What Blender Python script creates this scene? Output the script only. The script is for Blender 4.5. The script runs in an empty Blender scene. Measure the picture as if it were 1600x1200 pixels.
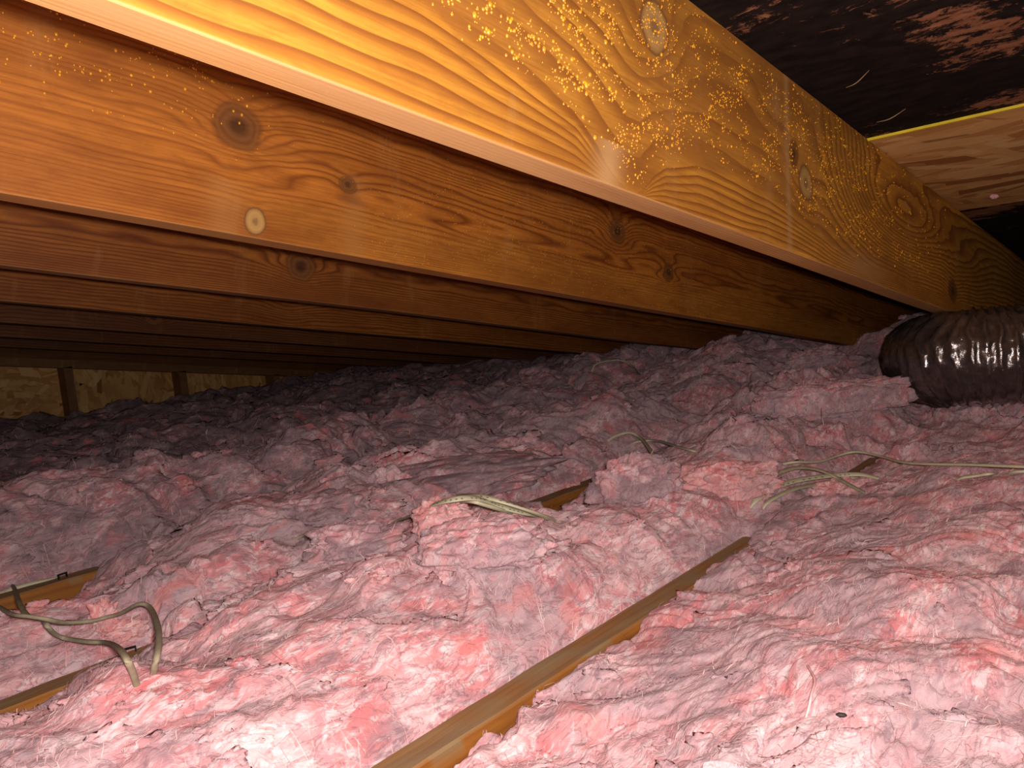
import bpy, math, random
import numpy as np
from mathutils import Matrix, Vector

random.seed(7)
rng = np.random.default_rng(7)
scene = bpy.context.scene
col = scene.collection

# ------------------------------------------------------------------ camera
# world: X runs along the joists (away to the right), Y across them, Z up;
# the ceiling board of the room below is z = 0
F = 1193.7
CAM = np.array([0.0, 0.0, 0.56])
CR = np.array([0.66956663, -0.7356305, -0.1026075])
CU = np.array([0.13208517, -0.0180143, 0.99107467])
CF = np.array([0.73091315, 0.67714345, -0.0851041])
cam_data = bpy.data.cameras.new('camera')
cam_data.sensor_fit = 'HORIZONTAL'
cam_data.sensor_width = 36.0
cam_data.lens = F / 1600 * 36.0
cam_data.clip_start = 0.01
cam = bpy.data.objects.new('camera', cam_data)
col.objects.link(cam)
m = Matrix.Identity(4)
for i in range(3):
    m[i][0], m[i][1], m[i][2], m[i][3] = CR[i], CU[i], -CF[i], CAM[i]
cam.matrix_world = m
scene.camera = cam

# ------------------------------------------------------------------ light
world = bpy.data.worlds.new('dark_attic')
scene.world = world
world.use_nodes = True
world.node_tree.nodes['Background'].inputs[0].default_value = (0.9, 0.85, 0.95, 1)
world.node_tree.nodes['Background'].inputs[1].default_value = 0.004

def lamp(name, loc, power, size, color):
    d = bpy.data.lights.new(name, 'POINT')
    d.energy = power; d.shadow_soft_size = size; d.color = color
    o = bpy.data.objects.new(name, d); o.location = loc
    col.objects.link(o)
    return o
# the phone's flash beside the lens, and an added, unseen fill light behind the camera that slows the falloff
lamp('phone_flash', CAM + CR * 0.012 + CU * 0.018 - CF * 0.01, 36.0, 0.012, (1.0, 0.93, 0.88))
lamp('falloff_fill', CAM - CF * 1.0 + CU * 0.10 - CR * 0.10, 8.5, 0.09, (1.0, 0.93, 0.88))

scene.view_settings.view_transform = 'Standard'
scene.view_settings.look = 'None'
scene.view_settings.gamma = 1.0
scene.view_settings.exposure = 0.1
scene.view_settings.use_curve_mapping = False
scene.cycles.max_bounces = 5
scene.cycles.diffuse_bounces = 2
scene.cycles.glossy_bounces = 3

# ------------------------------------------------------------------ measures
S = 0.48768           # spacing of joists and rafters
T = 0.0375            # thickness of the lumber
ZJ = 0.56 - 0.3735    # top of the joists
YJ = 0.5477           # left face of the first joist
AL = 0.15723          # slope of the roof
ZR = 0.56 + 0.2260    # underside of the rafters at x = 0
YR = 0.4808           # far face of the first rafter
H = 0.2531            # depth of a rafter
YW = YR + 7 * S       # gable wall
TA = math.tan(AL)

# ------------------------------------------------------------------ helpers
def tag(o, label=None, cat=None, group=None, kind=None):
    if label: o['label'] = label
    if cat: o['category'] = cat
    if group: o['group'] = group
    if kind: o['kind'] = kind
    return o

def empty(name, loc=(0, 0, 0), rot=(0, 0, 0)):
    o = bpy.data.objects.new(name, None)
    o.empty_display_size = 0.05
    o.location = loc; o.rotation_euler = rot
    col.objects.link(o)
    return o

def mesh_obj(name, verts, faces, mat=None, parent=None, smooth=False, attrs=None):
    me = bpy.data.meshes.new(name)
    verts = np.asarray(verts, dtype=np.float32)
    if isinstance(faces, np.ndarray):
        nf, k = faces.shape
        me.vertices.add(len(verts)); me.vertices.foreach_set('co', verts.ravel())
        me.loops.add(nf * k); me.loops.foreach_set('vertex_index', faces.astype(np.int32).ravel())
        me.polygons.add(nf)
        me.polygons.foreach_set('loop_start', np.arange(0, nf * k, k, dtype=np.int32))
        me.update(calc_edges=True)
    else:
        me.from_pydata(verts.tolist(), [], faces)
    if attrs:
        for kname, arr in attrs.items():
            a = me.attributes.new(kname, 'FLOAT', 'POINT')
            a.data.foreach_set('value', np.asarray(arr, dtype=np.float32))
    me.polygons.foreach_set('use_smooth', np.full(len(me.polygons), bool(smooth)))
    if mat: me.materials.append(mat)
    me.validate()
    o = bpy.data.objects.new(name, me)
    col.objects.link(o)
    if parent: o.parent = parent
    return o

def grid_faces(nu, nv, wrap=False):
    i = np.arange(nu - 1)[:, None]
    j = np.arange(nv if wrap else nv - 1)[None, :]
    j2 = (j + 1) % nv
    a = i * nv + j; b = (i + 1) * nv + j; c = (i + 1) * nv + j2; d = i * nv + j2
    return np.stack([a + 0 * j, b + 0 * j, c, d], -1).reshape(-1, 4)

def box(x0, x1, y0, y1, z0, z1, bev=0.0):
    if bev <= 0:
        v = [(x, y, z) for x in (x0, x1) for y in (y0, y1) for z in (z0, z1)]
        f = [(0, 1, 3, 2), (4, 6, 7, 5), (0, 4, 5, 1), (2, 3, 7, 6), (0, 2, 6, 4), (1, 5, 7, 3)]
        return v, f
    b = bev   # long edges along x rounded off
    prof = [(y0 + b, z0), (y1 - b, z0), (y1, z0 + b), (y1, z1 - b), (y1 - b, z1), (y0 + b, z1), (y0, z1 - b), (y0, z0 + b)]
    v = [(x0, p[0], p[1]) for p in prof] + [(x1, p[0], p[1]) for p in prof]
    f = [(i, i + 8, (i + 1) % 8 + 8, (i + 1) % 8) for i in range(8)]
    f += [tuple(range(8)), tuple(range(15, 7, -1))]
    return v, f

# gradient noise, vectorised
_perm = rng.permutation(1024).astype(np.int64)
_perm = np.concatenate([_perm, _perm])
_ang = rng.random(1024) * 2 * np.pi
_gx, _gy = np.cos(_ang), np.sin(_ang)
def pn(x, y, seed=0):
    x = np.asarray(x, float) + seed * 17.31; y = np.asarray(y, float) - seed * 9.77
    xi = np.floor(x).astype(np.int64); yi = np.floor(y).astype(np.int64)
    xf = x - xi; yf = y - yi
    u = xf ** 3 * (xf * (xf * 6 - 15) + 10); v = yf ** 3 * (yf * (yf * 6 - 15) + 10)
    def g(ix, iy, dx, dy):
        h = _perm[(_perm[ix & 1023] + iy) & 1023]
        return _gx[h] * dx + _gy[h] * dy
    n00 = g(xi, yi, xf, yf); n10 = g(xi + 1, yi, xf - 1, yf)
    n01 = g(xi, yi + 1, xf, yf - 1); n11 = g(xi + 1, yi + 1, xf - 1, yf - 1)
    a = n00 + u * (n10 - n00); b = n01 + u * (n11 - n01)
    return (a + v * (b - a)) * 1.5

def ss(a, b, x):
    t = np.clip((np.asarray(x, float) - a) / (b - a), 0, 1)
    return t * t * (3 - 2 * t)

def ray(px, py):
    return (px - 800) / F * CR - (py - 600) / F * CU + CF
def on_z(px, py, z):
    d = ray(px, py); return CAM + d * ((z - CAM[2]) / d[2])
def on_y(px, py, y):
    d = ray(px, py); return CAM + d * (y / d[1])

# ------------------------------------------------------------------ materials
class NT:
    def __init__(self, name):
        self.mat = bpy.data.materials.new(name); self.mat.use_nodes = True
        self.t = self.mat.node_tree; self.n = self.t.nodes
        self.b = self.n['Principled BSDF']
    def new(self, typ, **kw):
        nd = self.n.new(typ)
        for k, v in kw.items(): setattr(nd, k, v)
        return nd
    def link(self, a, b): self.t.links.new(a, b)
    def val(self, nd, key, v):
        if hasattr(v, 'is_linked'): self.link(v, nd.inputs[key])
        else: nd.inputs[key].default_value = v
    def coords(self, scale=(1, 1, 1), rot=(0, 0, 0)):
        tc = self.new('ShaderNodeTexCoord'); mp = self.new('ShaderNodeMapping')
        mp.inputs['Scale'].default_value = scale; mp.inputs['Rotation'].default_value = rot
        self.link(tc.outputs['Object'], mp.inputs['Vector'])
        return mp.outputs[0]
    def noise(self, vec, scale, detail=4, rough=0.55, dist=0.0):
        nd = self.new('ShaderNodeTexNoise')
        self.link(vec, nd.inputs['Vector'])
        nd.inputs['Scale'].default_value = scale; nd.inputs['Detail'].default_value = detail
        nd.inputs['Roughness'].default_value = rough; nd.inputs['Distortion'].default_value = dist
        return nd.outputs['Fac']
    def ramp(self, fac, stops, interp='LINEAR'):
        nd = self.new('ShaderNodeValToRGB'); cr = nd.color_ramp; cr.interpolation = interp
        while len(cr.elements) < len(stops): cr.elements.new(0.5)
        for e, (p, c) in zip(cr.elements, stops):
            e.position = p
            e.color = (c, c, c, 1) if isinstance(c, (int, float)) else (*c, 1)
        self.link(fac, nd.inputs[0])
        return nd.outputs[0]
    def mix(self, fac, a, b, mode='MIX'):
        nd = self.new('ShaderNodeMix', data_type='RGBA', blend_type=mode)
        self.val(nd, 0, fac)
        for key, v in ((6, a), (7, b)):
            if hasattr(v, 'is_linked'): self.link(v, nd.inputs[key])
            else: nd.inputs[key].default_value = (*v, 1)
        return nd.outputs[2]
    def math(self, op, a, b=0.0, c=0.0):
        nd = self.new('ShaderNodeMath', operation=op)
        self.val(nd, 0, a); self.val(nd, 1, b); self.val(nd, 2, c)
        return nd.outputs[0]
    def attr(self, name):
        return self.new('ShaderNodeAttribute', attribute_name=name).outputs['Fac']
    def bump(self, h, strength=0.3, dist=0.002):
        nd = self.new('ShaderNodeBump')
        nd.inputs['Strength'].default_value = strength; nd.inputs['Distance'].default_value = dist
        self.link(h, nd.inputs['Height']); self.link(nd.outputs[0], self.b.inputs['Normal'])
    def base(self, c, rough=0.6, spec=0.3):
        self.val(self.b, 'Base Color', c if hasattr(c, 'is_linked') else (*c, 1))
        self.b.inputs['Roughness'].default_value = rough
        self.b.inputs['Specular IOR Level'].default_value = spec
        return self.mat

def mat_wood(name, light, mid, dark, pale=(0.62, 0.36, 0.16), pale_amt=0.5, seed=0.0, flat=None, sap=None, bold=False):
    flat = flat or tuple(0.5 * (a + b) for a, b in zip(light, mid)); sap = sap or light
    t = NT(name)
    fib = t.noise(t.coords((4, 260, 260)), 1.0, 4, 0.6)
    wob = t.noise(t.coords((5, 40, 40)), 1.0, 3, 0.5)
    g = t.math('ADD', t.attr('grain'), t.math('MULTIPLY', wob, 0.35))
    fr = t.math('FRACT', g)
    c = t.ramp(fr, [(0.0, light), (0.35, light), (0.70, mid), (0.90, dark), (0.97, dark), (1.0, light)] if bold else
               [(0.0, light), (0.40, light), (0.62, mid), (0.74, dark), (0.88, mid), (1.0, light)])
    c = t.mix(t.attr('plain'), c, flat)
    c = t.mix(t.attr('sap'), c, sap)
    c = t.mix(t.ramp(fib, [(0.42, 0.0), (0.72, 0.5)]), c, tuple(0.5 * (a + b) for a, b in zip(mid, dark)))
    fib2 = t.noise(t.coords((14, 420, 420)), 1.0, 3, 0.6)
    c = t.mix(t.ramp(fib2, [(0.5, 0.0), (0.75, 0.35)]), c, dark)
    mot = t.noise(t.coords((9, 20, 30)), 1.7, 6, 0.68, 0.6)
    c = t.mix(t.ramp(mot, [(0.45, 0.0), (0.7, 0.45)]), c, dark)
    # broad tone drift along the board
    tone = t.noise(t.coords((1.6, 6, 9)), 1.3 + seed, 3, 0.5)
    c = t.mix(t.ramp(tone, [(0.35, 0.0), (0.7, 0.55)]), c, dark)
    # pale saw and strap marks across the board
    st = t.noise(t.coords((11, 0.4, 2.6)), 1.0, 6, 0.72)
    c = t.mix(t.ramp(st, [(0.56, 0.0), (0.72, pale_amt)]), c, pale)
    c = t.mix(t.ramp(t.attr('pale'), [(0.0, 0.0), (1.0, 0.8)]), c, pale)
    # knots
    k = t.attr('knot')
    kc = t.ramp(k, [(0.0, dark), (0.30, (0.13, 0.05, 0.016)), (0.42, (0.26, 0.095, 0.022)), (0.55, (0.16, 0.058, 0.016)), (0.7, (0.22, 0.085, 0.026)), (0.85, (0.14, 0.055, 0.018)), (1.0, (0.05, 0.022, 0.010))])
    c = t.mix(t.ramp(k, [(0.12, 0.0), (0.4, 0.85)]), c, kc)
    kp = t.attr('paleknot')
    kpc = t.ramp(kp, [(0.0, mid), (0.3, (0.16, 0.075, 0.03)), (0.42, (0.42, 0.21, 0.06)), (0.62, (0.54, 0.31, 0.10)), (0.9, (0.48, 0.27, 0.09)), (1.0, (0.30, 0.16, 0.06))])
    c = t.mix(t.ramp(kp, [(0.12, 0.0), (0.35, 0.95)]), c, kpc)
    t.bump(t.math('ADD', fib2, fib), 0.22, 0.001)
    return t.base(c, 0.62, 0.25)

def mat_insulation(name, hue=0.0, dusty=0.0, grey=1.0, sheen=0.08):
    t = NT(name)
    co = t.coords((1, 1, 1))
    n0 = t.noise(t.coords((1.0, 1.35, 1.5), (0, 0, 0.8)), 5.5, 3, 0.60, 0.5)
    n1 = t.noise(co, 11.0, 4, 0.64, 0.5)
    n2 = t.noise(t.coords((1.0, 1.7, 2.0), (0, 0, 0.8)), 16.0, 5, 0.68, 0.8)
    n3 = t.noise(t.coords((1.0, 3.2, 2.0), (0, 0, 0.8)), 30.0, 5, 0.68, 1.0)
    n4 = t.noise(t.coords((1.0, 2.4, 2.0), (0, 0, 0.5)), 17.0, 4, 0.60, 1.4)
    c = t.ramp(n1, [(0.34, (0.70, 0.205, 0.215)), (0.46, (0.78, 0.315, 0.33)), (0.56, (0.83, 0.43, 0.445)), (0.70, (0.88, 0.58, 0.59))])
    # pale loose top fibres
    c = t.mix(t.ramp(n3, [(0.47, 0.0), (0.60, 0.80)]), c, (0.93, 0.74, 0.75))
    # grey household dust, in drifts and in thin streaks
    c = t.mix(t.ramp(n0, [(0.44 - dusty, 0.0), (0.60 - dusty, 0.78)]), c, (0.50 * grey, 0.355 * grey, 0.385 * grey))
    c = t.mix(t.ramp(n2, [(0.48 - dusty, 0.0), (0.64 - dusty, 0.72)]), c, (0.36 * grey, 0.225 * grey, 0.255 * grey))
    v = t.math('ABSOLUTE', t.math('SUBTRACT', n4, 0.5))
    c = t.mix(t.ramp(v, [(0.0, 0.6), (0.032, 0.0)]), c, (0.22 * grey, 0.13 * grey, 0.15 * grey))  # thin dark crease lines, the shade of folds painted into the colour
    red = t.noise(co, 13.0, 2, 0.55, 0.4)
    c = t.mix(t.ramp(red, [(0.60, 0.0), (0.72, 0.55)]), c, (0.80, 0.22, 0.20))
    if hue: c = t.mix(hue, c, (0.78, 0.26, 0.20))
    f1 = t.noise(t.coords((1, 3.0, 1.5), (0, 0, 0.8)), 60.0, 4, 0.72, 1.2)
    t.bump(f1, 0.55, 0.008)
    t.b.inputs['Diffuse Roughness'].default_value = 0.35
    t.b.inputs['Sheen Weight'].default_value = sheen
    t.b.inputs['Sheen Roughness'].default_value = 0.6
    t.b.inputs['Sheen Tint'].default_value = (1.0, 0.80, 0.82, 1)
    return t.base(c, 0.95, 0.03)

def mat_osb(name):
    t = NT(name)
    tone = t.attr('tone')
    c = t.ramp(tone, [(0.0, (0.34, 0.13, 0.035)), (0.3, (0.60, 0.28, 0.085)), (0.65, (0.76, 0.41, 0.14)), (1.0, (0.85, 0.53, 0.22))])
    fib = t.noise(t.coords((60, 8, 60)), 1.0, 4, 0.6)
    c = t.mix(t.ramp(fib, [(0.4, 0.0), (0.8, 0.3)]), c, (0.30, 0.13, 0.045))
    t.bump(fib, 0.3, 0.001)
    return t.base(c, 0.6, 0.3)

def mat_osb_mould(name):
    t = NT(name)
    tone = t.attr('tone')
    tone = t.math('ADD', tone, t.math('MULTIPLY', t.math('SUBTRACT', t.noise(t.coords((60, 9, 9)), 1.5, 4, 0.6), 0.4), 1.8))
    wood = t.ramp(tone, [(0.0, (0.10, 0.036, 0.018)), (0.5, (0.24, 0.10, 0.05)), (1.0, (0.36, 0.17, 0.09))])
    big = t.noise(t.coords((2.6, 1.5, 1)), 2.2, 3, 0.5, 0.3)
    sep = t.new('ShaderNodeSeparateXYZ'); t.link(t.new('ShaderNodeTexCoord').outputs['Object'], sep.inputs[0])
    big = t.math('ADD', big, t.math('MULTIPLY', t.math('SUBTRACT', 0.16, sep.outputs['Y']), 0.42))
    fine = t.noise(t.coords((15, 8, 9)), 2.6, 8, 0.80, 0.4)
    s = t.math('ADD', t.math('MULTIPLY', big, 0.9), t.math('MULTIPLY', fine, 0.75))
    black = t.ramp(t.noise(t.coords((18, 7, 7)), 3, 4), [(0.3, (0.006, 0.005, 0.005)), (0.7, (0.022, 0.014, 0.011))])
    c = t.mix(t.ramp(s, [(0.86, 1.0), (0.90, 0.0)]), wood, black)
    t.bump(fine, 0.15, 0.001)
    return t.base(c, 0.9, 0.08)

def mat_plain(name, c, rough=0.5, spec=0.4, metallic=0.0, nscale=30, var=0.15):
    t = NT(name)
    n = t.noise(t.coords(), nscale, 4)
    lo = tuple(v * (1 - var) for v in c); hi = tuple(min(1, v * (1 + var)) for v in c)
    cc = t.ramp(n, [(0.3, lo), (0.7, hi)])
    t.b.inputs['Metallic'].default_value = metallic
    return t.base(cc, rough, spec)

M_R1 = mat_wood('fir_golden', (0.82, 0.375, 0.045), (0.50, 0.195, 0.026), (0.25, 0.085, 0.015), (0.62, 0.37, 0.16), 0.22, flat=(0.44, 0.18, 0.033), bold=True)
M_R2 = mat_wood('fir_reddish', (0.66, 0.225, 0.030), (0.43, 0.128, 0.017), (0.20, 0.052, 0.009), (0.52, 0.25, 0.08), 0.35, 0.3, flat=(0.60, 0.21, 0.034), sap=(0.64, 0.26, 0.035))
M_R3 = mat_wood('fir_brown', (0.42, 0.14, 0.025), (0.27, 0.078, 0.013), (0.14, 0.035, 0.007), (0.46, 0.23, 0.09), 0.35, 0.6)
M_R5 = mat_wood('fir_far_dim', (0.22, 0.078, 0.024), (0.15, 0.048, 0.014), (0.085, 0.025, 0.008), (0.30, 0.15, 0.06), 0.4, 0.6)  # darker fir for the far rafters, their dimness put into the colour
M_JST = mat_wood('fir_dusty', (0.48, 0.19, 0.035), (0.38, 0.14, 0.025), (0.26, 0.09, 0.018), (0.29, 0.205, 0.11), 0.3, 0.1)
M_STUD = mat_wood('stud_wood', (0.30, 0.14, 0.05), (0.22, 0.095, 0.03), (0.14, 0.055, 0.02))
M_INS = mat_insulation('pink_fibreglass')
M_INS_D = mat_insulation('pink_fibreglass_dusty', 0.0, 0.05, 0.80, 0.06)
M_INS_F = mat_insulation('pink_fibreglass_far_dim', 0.0, 0.10, 0.50, 0.0)  # far batts: dustier, and dimmed in colour to stand for the light's falloff
M_INS_R = mat_insulation('pink_fibreglass_fresh', 0.22, -0.07)
def _fib():
    t = NT('loose_fibre')
    n = t.noise(t.coords(), 22.0, 6, 0.65)
    c = t.ramp(n, [(0.32, (0.42, 0.24, 0.26)), (0.46, (0.72, 0.36, 0.36)), (0.58, (0.86, 0.58, 0.56)), (0.72, (0.92, 0.72, 0.70))])
    return t.base(c, 0.9, 0.1)
M_FIB = _fib()
M_OSB = mat_osb('osb_strands')
M_MOULD = mat_osb_mould('osb_black_mould')
M_BOARD = mat_plain('gypsum', (0.5, 0.47, 0.44))
M_YEL = mat_plain('yellow_edge_paint', (0.75, 0.55, 0.03), 0.6)
M_CABLE = mat_plain('cable_sheath', (0.62, 0.56, 0.38), 0.42, 0.4, 0, 60, 0.1)
M_CABLE_D = mat_plain('cable_sheath_dusty', (0.36, 0.30, 0.20), 0.6, 0.3, 0, 60, 0.25)
M_PRINT = mat_plain('cable_print', (0.03, 0.03, 0.03), 0.6)
M_STAPLE = mat_plain('black_steel', (0.02, 0.02, 0.022), 0.4, 0.5, 0.6)
M_DROP = mat_plain('dark_pellet', (0.03, 0.02, 0.015), 0.6)
M_CHIP = mat_plain('wood_splinter', (0.45, 0.28, 0.14), 0.7)
def _resin():
    t = NT('golden_resin')
    c = t.ramp(t.noise(t.coords(), 90, 2), [(0.3, (0.75, 0.27, 0.012)), (0.7, (0.95, 0.46, 0.02))])
    t.b.inputs['Coat Weight'].default_value = 0.5
    return t.base(c, 0.25, 0.6)
M_RESIN = _resin()
def _duct():
    t = NT('dark_mylar')
    n = t.noise(t.coords((1, 1, 1)), 38, 5, 0.6, 1.0)
    c = t.ramp(n, [(0.3, (0.16, 0.135, 0.13)), (0.7, (0.30, 0.26, 0.25))])
    t.b.inputs['Metallic'].default_value = 0.85
    t.bump(n, 0.4, 0.006)
    return t.base(c, 0.2, 0.5)
M_DUCT = _duct()

# ------------------------------------------------------------------ floor (ceiling board of the room below)
fl = mesh_obj('floor', *box(-1.6, 4.0, -1.2, YW + 0.1, -0.0125, 0.0), M_BOARD)
tag(fl, 'plain ceiling board under the pink insulation', kind='structure')

# ------------------------------------------------------------------ OSB boards with pressed strands
def strands(name, parent, mat, ux, uy, n, along, lmean, wmean, seed, proud=1.0):
    """flat wood strands pressed into a board face lying in local z = 0, facing -z"""
    r = np.random.default_rng(seed)
    cx = r.uniform(ux[0], ux[1], n); cy = r.uniform(uy[0], uy[1], n)
    L = np.clip(r.lognormal(math.log(lmean), 0.35, n), 0.02, 0.24)
    W = np.clip(r.lognormal(math.log(wmean), 0.45, n), 0.004, 0.045)
    a = r.normal(0, 0.28, n) + (math.pi / 2 if along == 'y' else 0)
    flip = r.random(n) < 0.08; a = np.where(flip, a + r.uniform(0.5, 1.4, n), a)
    d = -r.uniform(0.0002, 0.0007, n) * proud
    ca, sa = np.cos(a), np.sin(a)
    skew = r.normal(0, 0.35, n) * W
    V = np.zeros((n, 8, 3)); tone = np.zeros((n, 8))
    tn = np.clip(r.normal(0.56, 0.22, n), 0, 1)
    jit = r.uniform(0.75, 1.0, (4, n))
    for k, (sx, sy) in enumerate(((-1, -1), (1, -1), (1, 1), (-1, 1))):
        lx = sx * L / 2 * jit[k] + skew * sy; ly = sy * W / 2 * jit[(k + 1) % 4]
        x = np.clip(cx + lx * ca - ly * sa, *ux); y = np.clip(cy + lx * sa + ly * ca, *uy)
        V[:, k] = np.stack([x, y, 0 * x + 0.001], -1); V[:, k + 4] = np.stack([x, y, d], -1)
        tone[:, k] = tn; tone[:, k + 4] = tn
    base = np.array([(4, 7, 6, 5), (0, 4, 5, 1), (1, 5, 6, 2), (2, 6, 7, 3), (3, 7, 4, 0)])
    Fc = (base[None] + np.arange(n)[:, None, None] * 8).reshape(-1, 4)
    o = mesh_obj(name, V.reshape(-1, 3), Fc, mat, parent, attrs={'tone': tone.ravel()})
    o['kind'] = 'stuff'
    return o

ceil = empty('ceiling', (0, 0, ZR + H / math.cos(AL)), (0, AL, 0))
tag(ceil, 'sloping roof deck of pressed strand boards above the rafters', kind='structure')
def roof_panel(x0, x1, y0, y1, mat, label, n, seed, along='y'):
    v, f = box(x0 + 0.001, x1 - 0.001, y0, y1, 0.0, 0.012)
    p = mesh_obj('roof_panel', v, f, mat, ceil, attrs={'tone': np.full(8, 0.35)})
    p['label'] = label
    if n and mat is not M_MOULD: strands('strands', p, mat, (x0 + 0.001, x1 - 0.001), (max(y0, -0.45), min(y1, 0.5)), n, along, 0.15, 0.026, seed, 0.08)
    return p
cs = math.cos(AL)
UJ1 = 1.466 / cs; UJ2 = 2.12 / cs
roof_panel(-1.6, UJ1, -1.2, YW + 0.1, M_MOULD, 'roof panel black with mould and rusty patches', 5200, 11)
clean = roof_panel(UJ1, UJ2, -1.2, YW + 0.1, M_OSB, 'clean orange-brown strand board with a yellow edge', 900, 12)
roof_panel(UJ2, 4.0, -1.2, YW + 0.1, M_MOULD, 'dark mouldy strand board at the low end of the roof', 3000, 13)
ye = mesh_obj('painted_edge', *box(UJ1 - 0.004, UJ1 + 0.001, -1.2, YW, -0.0045, 0.003), M_YEL, clean)
ye['label'] = 'bright yellow painted panel edge'

# ------------------------------------------------------------------ gable wall at the far left
wl = empty('wall_left', (0, YW, 0))
tag(wl, 'gable wall of strand board and wooden studs far behind', kind='structure')
def plain_attrs(n): return {'plain': np.zeros(n), 'sap': np.zeros(n), 'grain': np.zeros(n), 'knot': np.zeros(n), 'paleknot': np.zeros(n), 'pale': np.zeros(n)}
def wall_board(x0, x1, along, n, seed, label):
    t0 = ZR + 0.05 - TA * x0; t1 = ZR + 0.05 - TA * x1
    # local frame: x along the wall, y up, board faces -z
    v = [(x0, 0, 0), (x1, 0, 0), (x1, t1, 0), (x0, t0, 0), (x0, 0, 0.012), (x1, 0, 0.012), (x1, t1, 0.012), (x0, t0, 0.012)]
    f = [(0, 3, 2, 1), (4, 5, 6, 7), (0, 1, 5, 4), (1, 2, 6, 5), (2, 3, 7, 6), (3, 0, 4, 7)]
    p = mesh_obj('sheathing', v, f, M_OSB, wl, attrs={'tone': np.full(8, 0.25)})
    p.rotation_euler = (math.radians(90), 0, 0)
    p.location = (0, 0.09, 0)
    p.scale = (1, 1, -1)
    p['label'] = label
    strands('strands', p, M_OSB, (max(x0, 0.2), min(x1, 2.75)), (0.27, 0.72), n, along, 0.085, 0.026, seed, 0.3)
    return p
wall_board(-1.6, 1.21, 'x', 450, 21, 'gable sheathing with strands lying level')
wall_board(1.212, 3.5, 'y', 650, 22, 'gable sheathing with strands standing upright')
for i, xs in enumerate((-0.36, 0.165, 0.69, 1.215, 1.74, 2.265, 2.79)):
    zt = ZR - TA * xs - 0.045
    v, f = box(xs - T / 2, xs + T / 2, 0.0, 0.089, 0.0, zt)
    mesh_obj('stud', v, f, M_STUD, wl, attrs=plain_attrs(8))
L = 5.4
v, f = box(-1.6, 3.7, 0.0, 0.089, -T, 0.0)
tp = mesh_obj('top_plate', v, f, M_STUD, wl, attrs=plain_attrs(8))
tp.location = (0, 0, ZR - 0.012); tp.rotation_euler = (0, AL, 0)
v, f = box(-1.6, 3.7, 0.01, 0.06, 0.0, H)
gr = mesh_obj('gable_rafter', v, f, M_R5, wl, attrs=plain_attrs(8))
gr.location = (0, 0, ZR - 0.0115); gr.rotation_euler = (0, AL, 0)

# ------------------------------------------------------------------ rafters
def knot_field(U, W, knots):
    """grain offset and knot masks from a list of (u, w, ru, rw, kind, depth)"""
    dg = np.zeros_like(U); kd = np.zeros_like(U); kp = np.zeros_like(U)
    for (u, w, ru, rw, kind, amp) in knots:
        wob = 1 + (0.03 if kind == 'swirl' else 0.12) * pn(U / 0.03, W / 0.02, u * 7)
        d = np.sqrt(((U - u) / ru) ** 2 + ((W - w) / rw) ** 2) * wob
        dg += amp * np.exp(-(d / 2.4) ** 2)
        kk = np.clip(1.25 - d * 0.75, 0, 1) * (d < 1.6)
        if kind == 'pale': kp = np.maximum(kp, kk)
        elif kind == 'dark': kd = np.maximum(kd, kk)
    return dg, kd, kp

def rafter(k, mat, du, dw, knots, grain_fn, label, u0=-1.9, u1=3.75, fine=(0.0, 3.1), pale_fn=None, plain_fn=None, sap_fn=None):
    uf = [u0]
    while uf[-1] < u1:
        uf.append(uf[-1] + (du if fine[0] - 0.1 < uf[-1] < fine[1] else 0.05))
    us = np.array(uf)
    b = 0.0018
    nw = max(4, int(H / dw)); nb = 7
    wf = np.linspace(b, H - b, nw)
    # profile around the section: front face (y = -T) going up, top, back, bottom
    prof = [(-T, w, 'f') for w in wf]
    prof += [(-T + b, H, 't'), (-b, H, 't'), (0, H - b, 'k'), (0, b, 'k')]
    prof += [(y, 0.0, 'b') for y in np.linspace(-b, -T + b, nb)]
    prof += [(-T + b * 0.3, b * 0.3, 'b')]
    y = np.array([p[0] for p in prof]); w = np.array([p[1] for p in prof]); typ = np.array([p[2] for p in prof])
    U, Wm = np.meshgrid(us, w, indexing='ij'); Y = np.broadcast_to(y, U.shape).copy()
    side = np.broadcast_to(np.isin(typ, ['b', 't']), U.shape)
    dg, kd, kp = knot_field(U, Wm, knots)
    g = grain_fn(U, Wm) + dg
    gb = Y / 0.006 + 0.8 * pn(U / 0.5, Y / 0.05, k + 3) + k
    g = np.where(side, gb, g); kd = np.where(side, 0, kd); kp = np.where(side, 0, kp)
    pale = np.zeros_like(U) if pale_fn is None else pale_fn(U, Wm) * (~side)
    pale = np.where(side, np.clip(0.55 + 0.4 * ss(1.0, 0.4, U) + 0.3 * pn(U / 0.2, Y / 0.02, k), 0, 1), pale)
    plain = np.zeros_like(U) if plain_fn is None else plain_fn(U, Wm) * (~side)
    sap = np.zeros_like(U) if sap_fn is None else sap_fn(U, Wm) * (~side)
    # slight waviness of the old lumber and proud, uneven grain
    Y = Y + 0.0012 * pn(U / 0.6, Wm / 0.3, k + 9)
    Wv = Wm + 0.0025 * pn(U / 0.9, 0 * U, k + 5)
    V = np.stack([U, Y, Wv], -1).reshape(-1, 3)
    nv = len(prof)
    Fc = grid_faces(len(us), nv, wrap=True)[:, ::-1]
    me_faces = Fc
    o = mesh_obj('rafter', V, me_faces, mat, None, smooth=False,
                 attrs={'grain': g.ravel(), 'knot': kd.ravel(), 'paleknot': kp.ravel(), 'pale': pale.ravel(), 'plain': plain.ravel(), 'sap': sap.ravel()})
    o.location = (0, YR + k * S, ZR); o.rotation_euler = (0, AL, 0)
    tag(o, label, 'rafter', 'roof rafters')
    return o

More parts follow.
